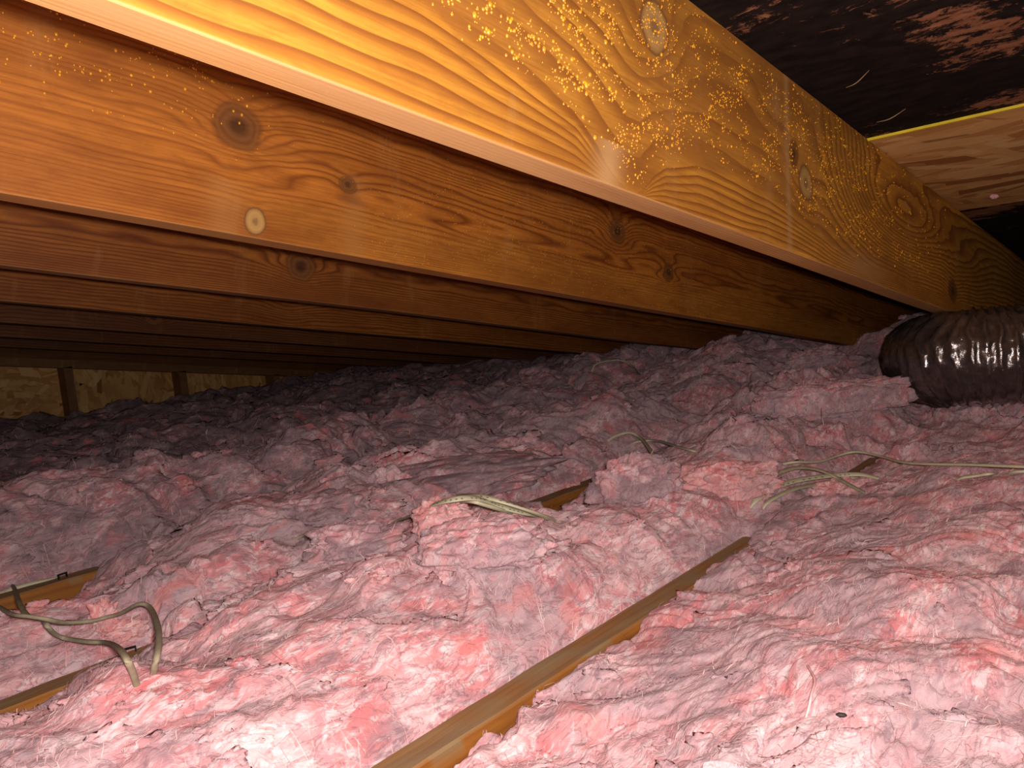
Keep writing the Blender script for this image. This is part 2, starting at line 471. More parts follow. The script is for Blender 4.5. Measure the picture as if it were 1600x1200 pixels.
def grain_r1(U, W):
    e_l = np.interp(U, [-2, 0.0, 0.28, 0.41, 0.52, 0.605, 0.65, 0.69], [0.11, 0.10, 0.093, 0.086, 0.070, 0.050, 0.022, 0.002])
    e_r = np.interp(U, [0.69, 0.715, 0.74, 0.766, 0.838, 0.936, 1.03, 1.138, 1.264, 1.42, 4], [0.002, 0.004, 0.026, 0.042, 0.059, 0.064, 0.062, 0.050, 0.034, 0.030, 0.03])
    e = np.where(U < 0.69, e_l, e_r)
    wv = W + 0.004 * pn(U / 0.12, W / 0.05, 1)
    r = np.clip(wv / np.maximum(e, 0.002), 0, 1)
    up = np.maximum(wv - e, 0)
    hi = up / 0.036 + 0.5 * pn(U / 0.5, W / 0.08, 2)
    return 5.7 * r + hi + 1.2 * ss(1.2, 1.5, U) * wv / 0.03
def env_r1(U):
    return np.interp(U, [0, 0.41, 0.605, 0.69, 0.72, 0.766, 0.936, 1.138, 1.264], [0.10, 0.086, 0.05, 0.0, 0.0, 0.042, 0.064, 0.05, 0.034])
def plain_r1(U, W):
    e = env_r1(U)
    return 0.85 * ss(0.0, 0.012, W - e) * (1 - ss(1.15, 1.4, U)) * (0.75 + 0.5 * pn(U / 0.2, W / 0.05, 27))
def pale_r1(U, W):
    s = np.exp(-((U - 1.095 - 0.04 * (0.2 - W)) / 0.008) ** 2) * 0.55
    s += 0.5 * np.exp(-((U - 1.42) / 0.10) ** 2 - ((W - 0.022) / 0.022) ** 2)
    s += 0.9 * np.exp(-((U - 0.655 - 0.2 * W) / 0.022) ** 2) * (W < 0.045)
    s += 0.35 * np.exp(-((U - 1.06) / 0.015) ** 2 - ((W - 0.20) / 0.03) ** 2)
    return np.clip(s, 0, 1)
knots1 = [(0.745, 0.192, 0.022, 0.023, 'pale', 2.5), (1.163, 0.112, 0.020, 0.020, 'pale', 1.5),
          (1.05, 0.205, 0.020, 0.014, 'dark2', 1.2), (1.661, 0.147, 0.13, 0.034, 'swirl', 9.0),
          (0.700, 0.012, 0.012, 0.010, 'swirl', 0.3), (1.12, 0.145, 0.012, 0.016, 'dark', 0.8),
          (0.60, 0.21, 0.03, 0.03, 'swirl', 1.6), (2.15, 0.12, 0.10, 0.03, 'swirl', 4.0), (2.02, 0.05, 0.03, 0.02, 'dark', 2)]
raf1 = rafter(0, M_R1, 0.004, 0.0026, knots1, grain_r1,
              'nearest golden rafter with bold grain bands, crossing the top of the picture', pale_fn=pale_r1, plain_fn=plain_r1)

def grain_fine(pitch, seed, wav=0.6):
    def g(U, W):
        lo = ss(0.13, 0.03, W)
        return W / pitch + wav * pn(U / 0.6, W / 0.1, seed) + lo * W / pitch * 0.8 + 2.2 * pn(U / 4.0, W / 0.045, seed + 20) + 0.35 * pn(U / 0.10, W / 0.02, seed + 21)
    return g
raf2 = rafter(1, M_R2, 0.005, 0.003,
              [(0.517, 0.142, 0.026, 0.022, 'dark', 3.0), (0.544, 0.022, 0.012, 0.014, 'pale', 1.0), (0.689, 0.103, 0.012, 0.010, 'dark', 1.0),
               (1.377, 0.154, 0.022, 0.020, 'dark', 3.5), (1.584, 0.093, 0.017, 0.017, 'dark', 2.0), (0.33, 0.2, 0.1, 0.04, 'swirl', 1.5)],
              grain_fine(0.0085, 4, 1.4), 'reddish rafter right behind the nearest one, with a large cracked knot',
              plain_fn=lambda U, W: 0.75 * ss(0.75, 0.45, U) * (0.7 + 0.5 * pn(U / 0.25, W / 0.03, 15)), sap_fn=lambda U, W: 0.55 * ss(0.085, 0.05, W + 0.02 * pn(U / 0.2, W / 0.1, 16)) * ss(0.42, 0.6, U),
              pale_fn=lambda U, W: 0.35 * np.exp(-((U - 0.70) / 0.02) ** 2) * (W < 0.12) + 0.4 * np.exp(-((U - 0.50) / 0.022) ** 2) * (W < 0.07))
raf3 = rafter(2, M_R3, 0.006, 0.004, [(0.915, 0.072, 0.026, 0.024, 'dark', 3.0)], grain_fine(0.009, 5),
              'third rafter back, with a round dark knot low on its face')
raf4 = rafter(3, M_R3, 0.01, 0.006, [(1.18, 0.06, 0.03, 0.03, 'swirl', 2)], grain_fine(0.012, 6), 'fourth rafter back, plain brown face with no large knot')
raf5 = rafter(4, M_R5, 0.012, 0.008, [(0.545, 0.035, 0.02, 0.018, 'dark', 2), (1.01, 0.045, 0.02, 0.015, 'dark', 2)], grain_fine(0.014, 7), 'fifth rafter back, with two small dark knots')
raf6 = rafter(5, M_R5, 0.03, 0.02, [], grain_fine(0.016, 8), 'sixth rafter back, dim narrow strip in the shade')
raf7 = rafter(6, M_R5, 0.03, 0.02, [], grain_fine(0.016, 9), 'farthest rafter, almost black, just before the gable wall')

# beads of resin on the two nearest rafters
def beads(parent, pts, rad, name='resin_droplets'):
    # low dome: two rings and a tip
    ring = [(math.cos(a), math.sin(a)) for a in np.arange(6) * math.pi / 3]
    tmpl = [(x, 0.1, z) for x, z in ring] + [(x * 0.72, -0.5, z * 0.72) for x, z in ring] + [(0, -0.85, 0)]
    tf = [(i, (i + 1) % 6, (i + 1) % 6 + 6) for i in range(6)] + [(i, (i + 1) % 6 + 6, i + 6) for i in range(6)] + [(i + 6, (i + 1) % 6 + 6, 12) for i in range(6)]
    tmpl = np.array(tmpl); tf = np.array(tf)
    n = len(pts)
    sc = np.stack([rad, rad, rad * rng.uniform(1.0, 1.5, n)], -1)
    V = tmpl[None] * sc[:, None] + pts[:, None]
    Fc = (tf[None] + np.arange(n)[:, None, None] * 13).reshape(-1, 3)
    o = mesh_obj(name, V.reshape(-1, 3), Fc, M_RESIN, parent, smooth=True)
    o['kind'] = 'stuff'; o['label'] = 'golden beads of resin speckled over the wood'
    return o
def scatter(n, dens, umin, umax):
    out = []
    while len(out) < n:
        U = rng.uniform(umin, umax, 4000); W = rng.uniform(0.004, H - 0.004, 4000)
        clump = np.clip(0.45 + 1.3 * pn(U / 0.05, W / 0.03, 31) + 0.8 * pn(U / 0.016, W / 0.012, 33), 0, 1.4)
        keep = rng.random(4000) < dens(U, W) * clump
        out += list(zip(U[keep], W[keep]))
    out = np.array(out[:n])
    return np.stack([out[:, 0], np.full(n, -T - 0.0004), out[:, 1]], -1)
d1 = lambda U, W: ss(0.0, 0.045, W - env_r1(U) + 0.008 * ss(0.6, 0.4, U)) * ss(2.1, 0.9, U) * ss(0.34, 0.46, U) * (1 + 1.5 * ss(0.85, 0.5, U)) * (1 - 0.6 * ss(0.2, 0.25, W)) * 0.9
p1 = scatter(4600, d1, 0.3, 2.0)
beads(raf1, p1, np.clip(rng.lognormal(math.log(0.00068), 0.4, len(p1)), 0.0003, 0.0017) * (1 + 0.35 * ss(0.85, 0.5, p1[:, 0])))
d2 = lambda U, W: (ss(0.09, 0.16, W) * ss(0.62, 0.4, U) * 0.8 + 0.5 * ss(0.6, 0.9, U) * ss(2.2, 1.2, U))
p2 = scatter(1500, d2, 0.2, 2.2)
beads(raf2, p2, np.where(p2[:, 0] < 0.65, np.clip(rng.lognormal(math.log(0.0010), 0.35, len(p2)), 0.0005, 0.002), 0.0006))

# ------------------------------------------------------------------ insulation surface
def gauss(x, y, cx, cy, sx, sy): return np.exp(-((x - cx) / sx) ** 2 - ((y - cy) / sy) ** 2)
YC = [YJ - T / 2 + k * S for k in range(-2, 9)]       # joist centre lines
def bare(x, k):
    """how far joist k lies bare at x (k = 0 is the first joist in view)"""
    if k == 0:
        return np.maximum(ss(1.16, 1.02, x), ss(1.28, 1.34, x) * ss(1.72, 1.62, x))
    if k == 1:
        return np.maximum(ss(0.40, 0.36, x), ss(1.08, 1.14, x) * ss(1.44, 1.38, x))
    if k == 2:
        return ss(0.50, 0.42, x)
    return 0 * x
def base_h(x, y):
    hx = 0.150 * ss(1.45, 2.85, x) * (0.45 + 0.55 * ss(0.5, 0.85, y)) * (1 - 0.55 * ss(1.6, 3.4, y))
    hy = 0.125 * ss(0.75, 3.2, y)
    h = hx + hy - hx * hy / 0.17
    bay = (y - (YJ - T / 2)) / S
    t = bay - np.floor(bay)
    hump = np.power(np.clip(np.sin(np.pi * t), 0, 1), 0.7)
    amp = np.where(y > YJ - T / 2, 0.075 * ss(3.2, 1.2, y) + 0.012, 0.028)
    amp = amp * (1 - 0.4 * ss(1.5, 2.6, x))
    h = h + amp * hump
    # buried joist under the near right batt
    h = h + 0.022 * ss(0.42, 0.15, y) * ss(-0.3, 0.1, y)
    # near corner of the middle bay sinks to the bare joist
    h = h - 0.05 * gauss(x, y, 0.24, 0.90, 0.24, 0.15) + 0.02 * gauss(x, y, 0.62, 0.80, 0.25, 0.16)
    h = h - 0.14 * gauss(x, y, 0.30, 1.36, 0.20, 0.17) - 0.07 * gauss(x, y, 2.55, 0.75, 0.40, 0.22) - 0.11 * gauss(x, y, 1.14, 0.86, 0.24, 0.15)
    return h
def surface(x, y, fine=True):
    x = np.asarray(x, float); y = np.asarray(y, float)
    wx = x + 0.05 * pn(x / 0.21, y / 0.21, 41) + 0.016 * pn(x / 0.06, y / 0.06, 42)
    wy = y + 0.05 * pn(x / 0.21, y / 0.21, 43) + 0.016 * pn(x / 0.06, y / 0.06, 44)
    h = base_h(x, y)
    def puff(n): return np.sqrt(n * n + 0.004)
    big = pn(wx / 0.36, wy / 0.32, 45)
    b1 = puff(pn(wx / 0.20, wy / 0.18, 46))
    b2 = puff(pn(wx / 0.085, wy / 0.08, 47))
    rough = 0.75 + 0.35 * ss(0.9, 2.0, np.hypot(x, y))
    flat = 1 - 0.35 * ss(0.50, 0.42, y)
    patch = ss(-0.15, 0.5, pn(x / 0.3, y / 0.3, 58))       # some places smooth, some torn
    n = 0.034 * big + 0.058 * (b1 - 0.25) + (0.012 + 0.014 * patch) * (b2 - 0.25)
    # torn ledges: the batt splits into layers
    led = pn(wx / 0.28, wy / 0.20, 48) * 1.7
    n = n + 0.016 * (0.35 + patch) * (ss(0.3, 0.62, led - np.floor(led)) - 0.5)
    dx = 0; dy = 0
    if fine:
        b3 = puff(pn(wx / 0.042, wy / 0.042, 49))
        sx_ = x + 0.16 * pn(x / 0.30, y / 0.30, 56) + 0.03 * pn(x / 0.09, y / 0.09, 59)
        sy_ = y + 0.16 * pn(x / 0.30, y / 0.30, 57) + 0.03 * pn(x / 0.09, y / 0.09, 61)
        al = sx_ * 0.7 - sy_ * 0.72; ac = sx_ * 0.72 + sy_ * 0.7
        b4 = pn(al / 0.075, ac / 0.017, 50)
        b5 = pn(al / 0.036, ac / 0.008, 51)
        b6 = np.abs(pn(wx / 0.018, wy / 0.018, 62))
        n = n + (0.007 + 0.012 * patch) * (b3 - 0.25) + 0.0044 * b4 + 0.0016 * (0.4 + patch) * b5 + 0.004 * patch * b6
        dx = (0.014 * pn(wx / 0.08, wy / 0.08, 52) + 0.005 * pn(wx / 0.03, wy / 0.03, 53)) * (0.5 + patch)
        dy = (0.014 * pn(wx / 0.08, wy / 0.08, 54) + 0.005 * pn(wx / 0.03, wy / 0.03, 55)) * (0.5 + patch)
    h = h + n * rough * flat
    # where joists lie bare the batts part; elsewhere they bulge over
    z = ZJ + h
    for k in (0, 1, 2):
        yc = YJ - T / 2 + k * S
        e = bare(x + 0.03 * pn(x / 0.05, 0 * x, 60 + k), k)
        rag = 0.010 * pn(x / 0.05, y / 0.05, 70 + k) + 0.006 * pn(x / 0.018, y / 0.018, 75 + k)
        left = y - (yc + T / 2); right = (yc - T / 2) - y
        # outside distance from joist faces
        din = np.maximum(left + 0.003, right + 0.004 + rag)
        if k == 0:
            right2 = right + 0.004 + rag + 0.016 * ss(0.70, 1.05, x)
            din = np.maximum(left + 0.003, right2)
        mask = e * ss(0.012, 0.0, din)
        zin = ZJ - 0.03 - 0.0 * x
        # on the near side the batt sinks beneath the joist's top edge
        sink = e * ss(0.09, 0.0, right) * (right > -T) * (0.010 * ss(0.80, 0.4, x) if k == 0 else 0.012 if k == 1 else 0.034)
        lim = ZJ + 0.006 + 0.35 * np.maximum(left, 0)
        z = np.where((left > -0.01) & (e > 0), z * (1 - e * ss(0.05, 0, left)) + np.minimum(z, lim) * e * ss(0.05, 0, left), z)
        z = np.where(right > -T, z * (1 - e * ss(0.06, 0, right)) + np.minimum(z, ZJ + 0.004 + 0.3 * np.maximum(right, 0)) * e * ss(0.06, 0, right), z)
        z = z - sink
        z = z * (1 - mask) + np.minimum(z, zin) * mask
        near = e * ss(0.03, 0.0, np.minimum(np.abs(left), np.abs(right)))
        if fine:
            dx = dx * (1 - near); dy = dy * (1 - near * (np.abs(left) < np.abs(right)) - 0.6 * near * (np.abs(left) >= np.abs(right)))
        # where covered, stay above the lumber
        over = (1 - e) * ss(0.03, 0.0, np.maximum(left, right))
        z = z * (1 - over) + np.maximum(z, ZJ + 0.012) * over
    return x + dx, y + dy, np.maximum(z, 0.05)

def hit(px, py, lift=0.0):
    """where the sight line through a pixel meets the insulation"""
    d = ray(px, py); t = np.linspace(0.35, 6.0, 2600)
    P = CAM[None] + t[:, None] * d[None]
    _, _, z = surface(P[:, 0], P[:, 1])
    below = np.nonzero(P[:, 2] < z + lift)[0]
    return P[below[0]] if len(below) else P[-1]

def batt(y0, y1, label, mat, q=0.0026):
    ym = min(max((y0 + y1) / 2, 0.25), 4)
    xs = [-1.5]
    xl = 0.1 + 0.18 * max(0, ym - 0.9) - 0.05
    while xs[-1] < 3.62:
        x = xs[-1]
        d = math.sqrt(x * x + ym * ym + 0.1)
        xs.append(x + (q * d if x > xl else 0.014))
    xs = np.array(xs)
    dm = math.sqrt(0.9 ** 2 + ym ** 2 + 0.1) if ym > 0.6 else 0.95
    ny = max(30, int((y1 - y0) / (q * dm)))
    ys = np.linspace(y0, y1, ny)
    X, Y = np.meshgrid(xs, ys, indexing='ij')
    sx, sy, sz = surface(X, Y)
    sz = np.minimum(sz, ZR - TA * sx + H - 0.03)
    nx = len(xs)
    V = np.stack([sx, sy, sz], -1).reshape(-1, 3)
    Fc = grid_faces(nx, ny)
    idx = np.arange(nx * ny).reshape(nx, ny)
    rim = np.concatenate([idx[:, 0], idx[-1, 1:], idx[-2::-1, -1], idx[0, -2:0:-1]])
    low = V[rim].copy(); low[:, 2] = 0.002
    low[:, 0] = np.clip(low[:, 0], xs[0], xs[-1]); low[:, 1] = np.clip(low[:, 1], y0, y1)
    b0 = len(V); n = len(rim)
    i = np.arange(n); j = (i + 1) % n
    sk = np.stack([rim[i], b0 + i, b0 + j, rim[j]], -1)
    o = mesh_obj('insulation_batt', np.concatenate([V, low]), np.concatenate([Fc, sk]), mat, None, smooth=True)
    tag(o, label, 'insulation', 'pink insulation batts between the joists')
    return o
def fibres(parent, y0, y1, n, seed):
    r = np.random.default_rng(seed)
    xs, ys = [], []
    while len(xs) < n:
        # even cover as seen from where one stands: nearer places get more
        d = np.exp(r.uniform(math.log(0.35), math.log(3.8), 20000)); a = r.uniform(-0.15, 1.55, 20000)
        x = d * np.cos(a); y = d * np.sin(a)
        k = (y > y0 + 0.004) & (y < y1 - 0.004) & (x < 3.3)
        xs += x[k].tolist(); ys += y[k].tolist()
    x = np.array(xs[:n]); y = np.array(ys[:n])
    d = np.hypot(x, y) + 0.1
    ang = -0.85 + 0.9 * pn(x / 0.25, y / 0.25, 91) + r.normal(0, 0.9, n)
    Ln = np.clip(r.lognormal(math.log(0.013), 0.55, n), 0.004, 0.05) * (0.45 + 0.6 * np.clip(d, 0, 2))
    bend = r.normal(0, 0.7, n)
    Wd = np.clip(r.lognormal(math.log(0.00022), 0.5, n), 0.0001, 0.0008) * (0.35 + 0.7 * d)
    lift = np.abs(r.normal(0.0012, 0.002, n)); tip = np.where(r.random(n) < 0.08, r.uniform(0.001, 0.006, n), 0)
    rows = []
    cx, cy = x.copy(), y.copy()
    for k in range(4):
        X, Y, Z = surface(cx, cy)
        z = Z + lift * (1 if k else -0.5) + tip * (k / 3) ** 2
        aa = ang + bend * k / 3
        w = Wd * (1.0, 1.0, 0.8, 0.15)[k]
        px, py = -np.sin(aa) * w, np.cos(aa) * w
        rows.append(np.stack([X - px, Y - py, z], -1)); rows.append(np.stack([X + px, Y + py, z + w * r.normal(0, 0.8, n)], -1))
        cx = cx + np.cos(aa) * Ln / 3; cy = cy + np.sin(aa) * Ln / 3
        cy = np.clip(cy, y0, y1)
    V = np.stack(rows, 1)
    f = np.array([(0, 2, 3, 1), (2, 4, 5, 3), (4, 6, 7, 5)])
    Fc = (f[None] + np.arange(n)[:, None, None] * 8).reshape(-1, 4)
    # fibres do not lie on the bare lumber
    o = mesh_obj('loose_fibres', V.reshape(-1, 3), Fc, M_FIB, parent, smooth=True)
    o['kind'] = 'stuff'
    return o
ye_ = [YJ - T / 2 + k * S for k in range(0, 8)]
b_ = batt(-0.62, ye_[0], 'wide pink batt at the right front, right of the nearest bare joist', M_INS)
fibres(b_, -0.62, ye_[0], 11700, 100)
b_ = batt(ye_[0], ye_[1], 'puffy pink batt between the nearest bare joist and the second one', M_INS)
fibres(b_, ye_[0], ye_[1], 11700, 101)
b_ = batt(ye_[1], ye_[2], 'pink batt behind the second joist, under the white cable bundle', M_INS)
fibres(b_, ye_[1], ye_[2], 8100, 102)
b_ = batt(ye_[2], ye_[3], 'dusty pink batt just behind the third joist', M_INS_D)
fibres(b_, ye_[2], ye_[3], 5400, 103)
b_ = batt(ye_[3], ye_[4], 'dusty batt, dimmed in colour, in the middle distance, fourth bay behind the nearest joist', M_INS_F, 0.003)
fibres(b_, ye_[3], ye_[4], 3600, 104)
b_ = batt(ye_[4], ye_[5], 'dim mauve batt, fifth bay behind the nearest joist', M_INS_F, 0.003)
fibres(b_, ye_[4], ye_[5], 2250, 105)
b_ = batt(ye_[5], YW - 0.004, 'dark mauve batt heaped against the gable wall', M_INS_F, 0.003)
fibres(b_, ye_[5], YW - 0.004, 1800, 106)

# ------------------------------------------------------------------ joists
def joist(k, label):
    y1 = YJ + k * S; y0 = y1 - T
    us = np.linspace(-1.6, 3.6, 700)
    b = 0.0025
    prof = [(y0, 0.0), (y0, ZJ - b - 0.03), (y0, ZJ - b - 0.015), (y0, ZJ - b), (y0 + b, ZJ)] + [(yy, ZJ) for yy in np.linspace(y0 + 0.006, y1 - 0.006, 6)] + [(y1 - b, ZJ), (y1, ZJ - b), (y1, 0.0)]
    y = np.array([p[0] for p in prof]); z = np.array([p[1] for p in prof])
    U, Z = np.meshgrid(us, z, indexing='ij'); Y = np.broadcast_to(y, U.shape).copy()
    g = np.where(Z >= ZJ - 1e-4, (Y - y0) / 0.011, Z / 0.02) + 0.8 * pn(U / 0.4, Y / 0.03, 80 + k)
    Z = Z + 0.0012 * pn(U / 0.08, Y / 0.02, 85 + k) * (Z > 0)
    o = mesh_obj('ceiling_joist', np.stack([U, Y, Z], -1).reshape(-1, 3), grid_faces(len(us), len(prof), wrap=True)[:, ::-1], M_JST, None,
                 attrs={'plain': np.zeros(g.size), 'sap': np.zeros(g.size), 'grain': g.ravel(), 'knot': np.zeros(g.size), 'paleknot': np.zeros(g.size), 'pale': (np.clip(0.75 + 0.6 * pn(U / 0.05, Y / 0.02, 90), 0.3, 1) * (Z >= ZJ - 0.002)).ravel()})
    tag(o, label, 'joist', 'ceiling joists')
    return o
joist(0, 'nearest wooden joist, bare top running from the bottom edge up through the pink batts')
joist(1, 'second wooden joist, bare only at the far left and in the middle')
joist(2, 'third wooden joist, bare beneath the cables at the left edge')

# ------------------------------------------------------------------ torn lumps of insulation
def blob(nu, nv, seed, sx, sy, sz, rough=0.28, squash=0.55):
    th = np.linspace(0.02, math.pi - 0.02, nu); ph = np.arange(nv) / nv * 2 * math.pi
    A, B = np.meshgrid(th, ph, indexing='ij')
    x, y, z = np.sin(A) * np.cos(B), np.sin(A) * np.sin(B), np.cos(A)
    def n3(f, k): return (pn(x * f, y * f + z * f * 0.6, seed + k) + pn(y * f, z * f - x * f * 0.6, seed + k + 1) + pn(z * f, x * f + y * f * 0.6, seed + k + 2)) / 2
    q = 1 + rough * (1.2 * n3(1.1, 0) + 1.0 * (np.abs(n3(2.3, 3)) * 2 - 0.5) + 0.40 * (np.sqrt(n3(4.2, 6) ** 2 + 0.01) * 2 - 0.5) + 0.13 * n3(9, 9) + 0.06 * n3(19, 12))
    z = np.sign(z) * np.abs(z) ** squash
    return np.stack([x * q * sx, y * q * sy, z * q * sz], -1).reshape(-1, 3), grid_faces(nu, nv, wrap=True)[:, ::-1]

def rotz(V, a):
    c, s_ = math.cos(a), math.sin(a)
    return np.stack([V[:, 0] * c - V[:, 1] * s_, V[:, 0] * s_ + V[:, 1] * c, V[:, 2]], -1)

SCREEN = math.atan2(CR[1], CR[0])      # heading of a lump laid crosswise to the aisle
def fuzz(parent, V, Fc, n, seed, ln=0.009):
    """short fibres sticking out of a lump"""
    r = np.random.default_rng(seed)
    q = V[Fc]; c = q.mean(1); nrm = np.cross(q[:, 2] - q[:, 0], q[:, 3] - q[:, 1])
    ar = np.linalg.norm(nrm, axis=1); nrm /= ar[:, None] + 1e-12
    i = r.choice(len(c), n, p=ar / ar.sum())
    p = c[i] - nrm[i] * 0.001
    t = r.normal(0, 1, (n, 3)); t -= nrm[i] * (t * nrm[i]).sum(1)[:, None] * 0.97
    t /= np.linalg.norm(t, axis=1)[:, None]
    L_ = np.clip(r.lognormal(math.log(ln), 0.5, n), 0.003, 0.04)[:, None]
    w = np.cross(t, nrm[i]); w *= (np.clip(r.lognormal(math.log(0.0003), 0.4, n), 0.00015, 0.0008))[:, None]
    m1 = p + t * L_ * 0.5 + nrm[i] * 0.0022; e = p + t * L_ + nrm[i] * np.abs(r.normal(0.001, 0.003, (n, 1)))
    P = np.stack([p - w, p + w, m1 + w, m1 - w, e], 1).reshape(-1, 3)
    k = np.arange(n)[:, None] * 5
    f4 = np.concatenate([k + np.array([[0, 1, 2]]), k + np.array([[0, 2, 3]]), k + np.array([[3, 2, 4]])])
    o = mesh_obj('loose_fibres', P, f4, M_FIB, parent, smooth=True); o['kind'] = 'stuff'
    return o
def lump(px, py, sx, sy, sz, seed, label, mat=None, lift=0.0, turn=0.0, tilt=0.0, nu=70, nv=110, rough=0.28, squash=0.85, nf=250):
    p = hit(px, py)
    V, Fc = blob(nu, nv, seed, sx, sy, sz, rough, squash)
    V = rotz(V, SCREEN + turn) 
    o = mesh_obj('insulation_tuft', V, Fc, mat or M_INS, None, smooth=True)
    fuzz(o, V, Fc, nf, seed)
    o.location = (p[0], p[1], p[2] + lift)
    o.rotation_euler = (tilt, 0, 0)
    tag(o, label, 'insulation', 'loose lumps of pink insulation')
    return o
lump(1000, 765, 0.068, 0.05, 0.042, 201, 'squarish pink lump standing right of the bare middle stretch of joist', M_INS_D, 0.012, squash=0.75, rough=0.24)
lump(1135, 755, 0.095, 0.06, 0.034, 202, 'long pink lump behind the joist, left of the paired cream cables', M_INS_R, 0.004, 0.1, rough=0.22)
lump(690, 824, 0.038, 0.035, 0.028, 203, 'bright salmon-red tuft under the left end of the white cable bundle', M_INS_R, 0.010, rough=0.22)
lump(760, 850, 0.085, 0.055, 0.030, 204, 'broad pink lump in front of the white cable bundle', M_INS, 0.002, -0.2, rough=0.2)
lump(560, 855, 0.068, 0.045, 0.026, 205, 'smooth mauve lump left of the salmon-red tuft', M_INS_D, 0.006, 0.0, rough=0.2)
lump(165, 975, 0.016, 0.015, 0.022, 206, 'small peach tuft stuck on the looping cable at the left', M_INS_R, 0.010, rough=0.3, nu=50, nv=70, nf=120)
lump(195, 990, 0.028, 0.02, 0.014, 207, 'flat peach scrap just right of the small peach tuft', M_INS_R, 0.004, 0.3, nu=50, nv=70, nf=120)
lump(1306, 632, 0.19, 0.055, 0.042, 208, 'long cut slab of pink batt in front of the flexible duct', M_INS, 0.012, 0.04, squash=0.5, rough=0.15, nu=80, nv=170, nf=400)
lump(1270, 568, 0.085, 0.06, 0.036, 209, 'pale pink lump topping the heap left of the duct', M_INS, 0.012, 0.1)
lump(715, 735, 0.20, 0.14, 0.040, 210, 'large rounded mound of dusty batt left of the middle cables', M_INS_D, -0.012, 0.25, rough=0.14, squash=1.0, nu=90, nv=160, nf=120)
lump(500, 800, 0.085, 0.06, 0.030, 211, 'oval dusty lump behind the short bit of cable', M_INS_D, 0.002, 0.1, rough=0.2)
lump(890, 775, 0.030, 0.014, 0.016, 212, 'ragged orange-pink scrap hanging over the bare middle joist', M_INS_R, 0.010, 0.5, rough=0.36, nu=50, nv=70, nf=120)
lump(1310, 770, 0.050, 0.035, 0.020, 213, 'bright pink tuft under the right end of the paired cables', M_INS_R, 0.000, 0.1, rough=0.3)

# small torn flocks lying about, too many to count
def flocks(parent, y0, y1, n, seed, mat):
    r = np.random.default_rng(seed)
    tm = [blob(12, 18, 300 + 15 * k, 1.0, r.uniform(0.4, 0.8), r.uniform(0.25, 0.5), 0.42, 0.8) for k in range(8)]
    Vs, Fs, off = [], [], 0
    cnt = 0
    while cnt < n:
        d = math.exp(r.uniform(math.log(0.45), math.log(3.8))); a = r.uniform(-0.12, 1.5)
        x, y = d * math.cos(a), d * math.sin(a)
        if not (y0 + 0.03 < y < y1 - 0.03): continue
        dd = abs(((y - (YJ - T / 2)) / S + 0.5) % 1 - 0.5) * S
        if dd < 0.045: continue
        V, Fc = tm[r.integers(8)]
        sc = min(0.022, max(0.004, r.lognormal(math.log(0.009), 0.5))) * (0.7 + 0.35 * d)
        _, _, z = surface(np.array([x]), np.array([y]))
        V = rotz(V * sc, SCREEN + r.normal(0, 0.7)) + np.array([x, y, z[0] - 0.12 * sc])
        Vs.append(V); Fs.append(Fc + off); off += len(V); cnt += 1
    o = mesh_obj('torn_flocks', np.concatenate(Vs), np.concatenate(Fs), mat, parent, smooth=True)
    o['kind'] = 'stuff'
    return o
batts = [o for o in col.objects if o.name.startswith('insulation_batt')]
edges = [-0.62] + ye_[:6] + [YW]
for i, o in enumerate(batts):
    flocks(o, edges[i], edges[i + 1], (170, 210, 190, 170, 140, 110, 90)[i], 400 + i, M_INS if i < 3 else M_INS_D if i < 4 else M_INS_F)

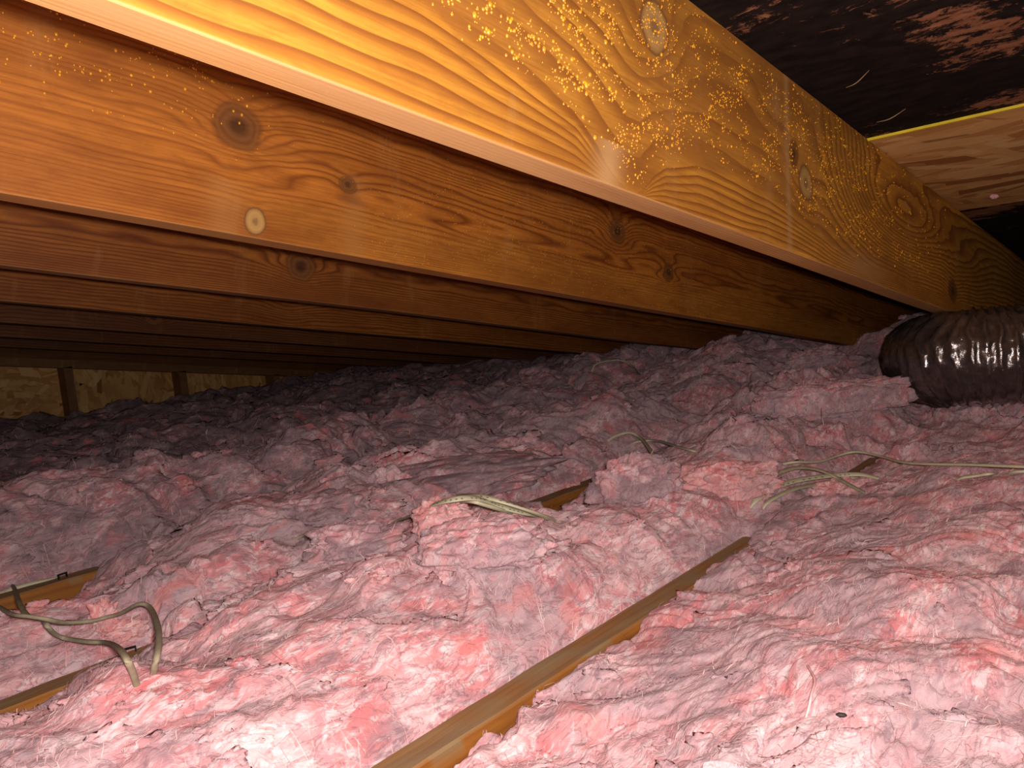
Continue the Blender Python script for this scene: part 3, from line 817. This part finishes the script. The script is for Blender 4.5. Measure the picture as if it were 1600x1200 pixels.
# ------------------------------------------------------------------ cables
def spline(P, n):
    P = np.array(P); P = np.concatenate([[2 * P[0] - P[1]], P, [2 * P[-1] - P[-2]]])
    out = []
    for i in range(1, len(P) - 2):
        t = np.linspace(0, 1, n, endpoint=False)[:, None]
        a, b, c, d = P[i - 1], P[i], P[i + 1], P[i + 2]
        out.append(0.5 * (2 * b + (c - a) * t + (2 * a - 5 * b + 4 * c - d) * t ** 2 + (3 * b - a - 3 * c + d) * t ** 3))
    return np.concatenate(out + [P[-2:-1]])
def frames(C):
    Tn = np.gradient(C, axis=0); Tn /= np.linalg.norm(Tn, axis=1)[:, None] + 1e-12
    side = np.cross(Tn, np.array([0, 0, 1.0])); side /= np.linalg.norm(side, axis=1)[:, None] + 1e-9
    return Tn, side, np.cross(side, Tn)
def cable(pts, label, mat=None, wide=0.0052, thick=0.0024, printed=False, ends=True):
    """pts: (px, py, lift above the batt)"""
    # keep the pull of a real cable: an even run in depth that bridges the dips
    h_ = np.array([(hit(p[0], p[1], p[2]) - CAM) @ CF for p in pts]); n_ = len(pts); i_ = np.arange(n_)
    fit = np.polyval(np.polyfit(i_, h_, min(2, n_ - 2) if n_ < 10 else 5), i_)
    exc = min(0.07, np.clip(fit - h_, 0, None)[1:-1].max())
    fit = fit - exc
    fit = np.maximum(fit, h_ - 0.10)
    # the ends run down into the batt
    w_ = np.ones(n_)
    if pts[0][2] < 0.001: w_ = np.minimum(w_, ss(0, 4, i_))
    if pts[-1][2] < 0.001: w_ = np.minimum(w_, ss(0, 4, n_ - 1 - i_))
    fit = fit * w_ + (h_ - 0.006) * (1 - w_)
    C = spline([CAM + ray(p[0], p[1]) * f_ for p, f_ in zip(pts, fit)], 10)
    q_ = (np.arange(12) / 11.0) ** 1.6
    if pts[0][2] < 0.001: C[:12, 2] -= 0.007 * q_[::-1]
    if pts[-1][2] < 0.001: C[-12:, 2] -= 0.007 * q_
    if len(C) > 6:
        for _ in range(8): C[1:-1] = 0.25 * C[:-2] + 0.5 * C[1:-1] + 0.25 * C[2:]
    Tn, sd, up = frames(C)
    tw = 0.5 * np.sin(np.linspace(0, 2.5, len(C)) + pts[0][0])
    a = np.arange(12) / 12 * 2 * math.pi
    S_ = sd * np.cos(tw)[:, None] + up * np.sin(tw)[:, None]; U_ = -sd * np.sin(tw)[:, None] + up * np.cos(tw)[:, None]
    ca = np.sign(np.cos(a)) * np.abs(np.cos(a)) ** 0.8; sa = np.sin(a)
    V = C[:, None] + S_[:, None] * (ca * wide)[None, :, None] + U_[:, None] * (sa * thick)[None, :, None]
    n = len(C)
    V = V.reshape(-1, 3); Fc = grid_faces(n, 12, wrap=True)
    o = mesh_obj('cable', V, Fc, mat or M_CABLE, None, smooth=True)
    tag(o, label, 'cable', 'electrical cables on the insulation')
    if printed:
        Vp, Fp = [], []
        for i in range(12, n - 13, 2):
            if (i * 7 + 3) % 5 == 0: continue
            j = i + 1
            def on(k_, a_): return C[k_] + S_[k_] * (wide * math.cos(a_) + 0.0001) + U_[k_] * (thick * math.sin(a_) + 0.0001)
            q = [on(i, 0.75), on(i, 1.15), on(i, 1.15) * 0.25 + on(j, 1.15) * 0.75, on(i, 0.75) * 0.25 + on(j, 0.75) * 0.75]
            Fp.append(tuple(range(len(Vp), len(Vp) + 4))); Vp += q
        mesh_obj('print', Vp, Fp, M_PRINT, o)['kind'] = 'stuff'
    return o
E_ = 0.008
cable([(1220, 721, 0.0), (1245, 722, E_), (1280, 722, 0.012), (1310, 712, 0.022), (1340, 706, 0.03), (1380, 714, 0.02), (1420, 724, 0.012), (1510, 726, 0.012), (1600, 729, 0.012), (1680, 732, 0.012)],
      'long thin cream cable running off the right edge, behind the paired cables', wide=0.0042)
cable([(1160, 775, -0.004), (1180, 762, 0.012), (1205, 745, 0.022), (1240, 731, 0.035), (1275, 733, 0.035), (1305, 745, 0.028), (1330, 759, 0.016), (1362, 770, -0.004)],
      'single tan cable arching over the paired cream cables', M_CABLE_D, wide=0.0042)
cable([(1172, 786, -0.006), (1185, 778, 0.01), (1220, 758, 0.02), (1260, 748, 0.024), (1310, 742, 0.02), (1345, 741, 0.014), (1380, 744, -0.004)],
      'upper of the paired cream cables, with black print', printed=True, wide=0.0054)
cable([(1190, 790, -0.006), (1204, 781, 0.008), (1240, 764, 0.015), (1290, 754, 0.017), (1330, 745, 0.014), (1352, 745, -0.004)],
      'lower of the paired cream cables', wide=0.0054)
cable([(1488, 748, -0.004), (1505, 746, 0.005), (1530, 743, 0.006), (1550, 740, 0.005), (1562, 739, -0.004)], 'short cream cable bit surfacing near the right edge', wide=0.004)
cable([(1572, 740, -0.004), (1585, 738, 0.005), (1610, 736, 0.005), (1660, 734, 0.005)], 'cream cable tip entering at the right edge', wide=0.004)
cable([(950, 684, 0.0), (965, 680, 0.014), (985, 676, 0.02), (1003, 686, 0.02), (1018, 706, 0.012), (1030, 724, 0.006), (1036, 734, -0.006)],
      'tan cable curling down behind the squarish pink lump', M_CABLE, wide=0.0042, thick=0.0036)
cable([(985, 691, -0.004), (995, 690, 0.008), (1025, 688, 0.012), (1055, 697, 0.01), (1082, 704, 0.004), (1092, 706, -0.006)],
      'thin cream cable crossing behind the curling tan cable', wide=0.004)
cable([(600, 822, -0.006), (618, 815, 0.006), (650, 803, 0.02), (675, 790, 0.03), (705, 781, 0.036), (740, 778, 0.036), (770, 787, 0.028), (800, 797, 0.018), (830, 804, 0.006), (845, 807, -0.006)],
      'arched white cable with black print in the middle bundle', printed=True, wide=0.0052)
cable([(685, 800, -0.004), (700, 788, 0.018), (730, 783, 0.026), (760, 790, 0.022), (790, 799, 0.012), (815, 805, -0.004)],
      'lower white cable of the middle bundle', wide=0.0031)
cable([(715, 776, 0.03), (745, 774, 0.036), (790, 786, 0.026), (840, 803, 0.012), (870, 810, -0.006)],
      'topmost thin white cable of the middle bundle, trailing right', printed=True, wide=0.0042)
cable([(462, 836, -0.004), (475, 836, 0.005), (490, 834, 0.006), (507, 832, 0.002), (515, 831, -0.006)], 'short white cable bit surfacing in front of the oval dusty lump', wide=0.0042)
cable([(924, 578, 0.0), (930, 570, 0.012), (945, 565, 0.02), (968, 563, 0.02), (985, 570, 0.01), (992, 576, -0.004)], 'small white cable loop far back under the rafters', wide=0.0045)
# the tangle at the left edge
cable([(-40, 934, 0.005), (0, 927, 0.006), (22, 919, 0.008), (55, 910, 0.006), (90, 903, 0.006), (112, 897, -0.004)], 'cream cable lying along the third joist at the left edge', wide=0.0045)
cable([(20, 915, 0.02), (24, 922, 0.02), (29, 938, 0.014), (36, 953, 0.012), (44, 963, 0.006)], 'short dusty cable dropping over the side of the third joist', M_CABLE_D, wide=0.0031)
cable([(-30, 932, 0.02), (0, 949, 0.014), (20, 960, 0.012), (45, 963, 0.010), (75, 968, 0.010), (100, 973, 0.010), (140, 971, 0.012), (165, 965, 0.016), (190, 958, 0.022), (218, 943, 0.036), (236, 951, 0.04), (247, 980, 0.03), (248, 1010, 0.018), (243, 1035, 0.008), (236, 1052, -0.006)],
      'long dusty cable looping through the small peach tuft at the left', M_CABLE_D, wide=0.0031)
cable([(68, 968, 0.006), (74, 978, 0.010), (86, 991, 0.010), (105, 998, 0.010), (140, 1003, 0.012), (168, 1004, 0.014), (187, 1014, 0.016), (198, 1030, 0.012), (206, 1046, 0.008), (214, 1066, -0.004)],
      'dusty cable stapled across the second joist at the left', M_CABLE_D, wide=0.0031)

# staples holding cables on the joists
def staple(px, py, z, ang, label):
    p = on_z(px, py, z)
    r = empty('cable_staple', (p[0], p[1], z), (0, 0, ang)); tag(r, label, 'staple', 'cable staples')
    mesh_obj('crown', *box(-0.008, 0.008, -0.002, 0.002, 0.005, 0.0075, 0.0008), M_STAPLE, r)
    for sx in (-0.008, 0.006):
        mesh_obj('prong', *box(sx, sx + 0.002, -0.0018, 0.0018, -0.006, 0.0065), M_STAPLE, r)
    return r
staple(203, 1020, ZJ, SCREEN + 0.5, 'black staple over the dusty cable on the second joist')
staple(98, 902, ZJ + 0.001, 0.2, 'black staple at the end of the cable on the third joist')

# ------------------------------------------------------------------ flexible duct
def flex_duct():
    axis = spline([(2.55, -0.85, 0.40), (2.36, -0.38, 0.375), (2.17, -0.06, 0.368), (2.03, 0.20, 0.366), (1.955, 0.36, 0.368), (1.97, 0.46, 0.366), (2.08, 0.515, 0.350), (2.30, 0.535, 0.325), (2.70, 0.54, 0.28)], 40)
    seg = np.r_[0, np.cumsum(np.linalg.norm(np.diff(axis, axis=0), axis=1))]
    sN = np.arange(0, seg[-1], 0.003)
    C = np.stack([np.interp(sN, seg, axis[:, i]) for i in range(3)], -1)
    for _ in range(20): C[1:-1] = 0.25 * C[:-2] + 0.5 * C[1:-1] + 0.25 * C[2:]
    Tn, sd, up = frames(C)
    nv = 110
    a = np.arange(nv) / nv * 2 * math.pi
    Sg, A = np.meshgrid(sN, a, indexing='ij')
    w = Sg + 0.010 * pn(Sg / 0.05, np.cos(A) * 1.5 + np.sin(A), 501) + 0.0035 * A
    ph = w / 0.0175
    fr_ = ph - np.floor(ph)
    ridge = np.exp(-((fr_ - 0.5) / 0.14) ** 2)
    R_ = 0.104 + 0.0085 * ridge * (0.7 + 0.6 * pn(Sg / 0.06, A * 2, 502)) + 0.0030 * pn(Sg / 0.010, np.sin(A) * 4 + np.cos(A) * 3, 503) + 0.0016 * pn(Sg / 0.006 + A * 3, A * 5, 505) + 0.004 * pn(Sg / 0.11, np.sin(A) * 1.3 - np.cos(A), 504)
    V = C[:, None] + sd[:, None] * (np.cos(A) * R_)[..., None] + up[:, None] * (np.sin(A) * R_)[..., None]
    # pressed flat where it squeezes under the rafter
    lim = ZR - TA * V[..., 0] - 0.003
    under = (V[..., 1] > YR - T - 0.05) & (V[..., 1] < YR + 0.05)
    V[..., 2] = np.where(under, np.minimum(V[..., 2], lim), V[..., 2])
    o = mesh_obj('flexible_duct', V.reshape(-1, 3), grid_faces(len(sN), nv, wrap=True), M_DUCT, None, smooth=True)
    tag(o, 'dark shiny wrinkled flexible duct under the nearest rafter at the right edge', 'duct')
flex_duct()

# ------------------------------------------------------------------ small things
p = hit(1315, 1117, 0.003)
V, Fc = blob(12, 16, 601, 0.0042, 0.0018, 0.0018, 0.12, 1.0)
o = mesh_obj('dark_pellet', rotz(V, SCREEN - 0.35), Fc, M_DROP, None, smooth=True); o.location = p
tag(o, 'tiny black pellet lying on the pale pink batt at the lower right', 'pellet')
def splinter(px, py, px2, py2, label):
    off = ZR + H / math.cos(AL) - CAM[2] - 0.003
    def on_roof(x, y):
        d = ray(x, y); return CAM + d * (off / (d[2] + TA * d[0]))
    C = spline([on_roof(px, py), (on_roof(px, py) + on_roof(px2, py2)) / 2 + np.array([0.002, 0.002, -0.004]), on_roof(px2, py2)], 6)
    Tn, sd, up = frames(C); a = np.arange(5) / 5 * 2 * math.pi
    rad = np.interp(np.arange(len(C)), [0, len(C) / 2, len(C) - 1], [0.0003, 0.0009, 0.0003])[:, None]
    V = C[:, None] + (sd[:, None] * (np.cos(a) * rad)[..., None] + up[:, None] * (np.sin(a) * rad)[..., None])
    o = mesh_obj('wood_splinter', V.reshape(-1, 3), grid_faces(len(C), 5, wrap=True), M_CHIP, None, smooth=True)
    tag(o, label, 'splinter', 'splinters on the mouldy roof board')
splinter(1322, 137, 1358, 110, 'upper pale splinter hanging on the black mouldy roof board')
splinter(1370, 191, 1415, 170, 'lower pale splinter on the black roof board, near the yellow edge')
def strand(pts, label, rad=0.0012):
    C = spline([hit(*q) for q in pts], 8); Tn, sd, up = frames(C); a = np.arange(6) / 6 * 2 * math.pi
    V = C[:, None] + (sd[:, None] * (np.cos(a) * rad)[None, :, None] + up[:, None] * (np.sin(a) * rad)[None, :, None])
    o = mesh_obj('fibre_strand', V.reshape(-1, 3), grid_faces(len(C), 6, wrap=True), M_FIB, None, smooth=True)
    tag(o, label, 'strand', 'loose strands of fibre')
strand([(1262, 1040, 0.004), (1273, 1062, 0.010), (1268, 1085, 0.012), (1264, 1105, 0.008), (1258, 1125, 0.0)], 'upright pale pink strand of fibre on the right front batt')
strand([(1282, 608, 0.03), (1283, 630, 0.03), (1284, 650, 0.02), (1287, 664, 0.006)], 'thin pink strand hanging before the cut slab of batt', 0.0012)

off_ = ZR + H / math.cos(AL) - CAM[2] - 0.004
d_ = ray(1553, 307); p = CAM + d_ * (off_ / (d_[2] + TA * d_[0]))
V, Fc = blob(16, 22, 640, 0.011, 0.007, 0.004, 0.4, 0.9)
o = mesh_obj('insulation_tuft', V, Fc, M_INS_R, None, smooth=True); o.location = p; o.rotation_euler = (0, AL, 0)
tag(o, 'tiny pink wisp stuck to the clean strand board of the roof', 'insulation', 'loose lumps of pink insulation')
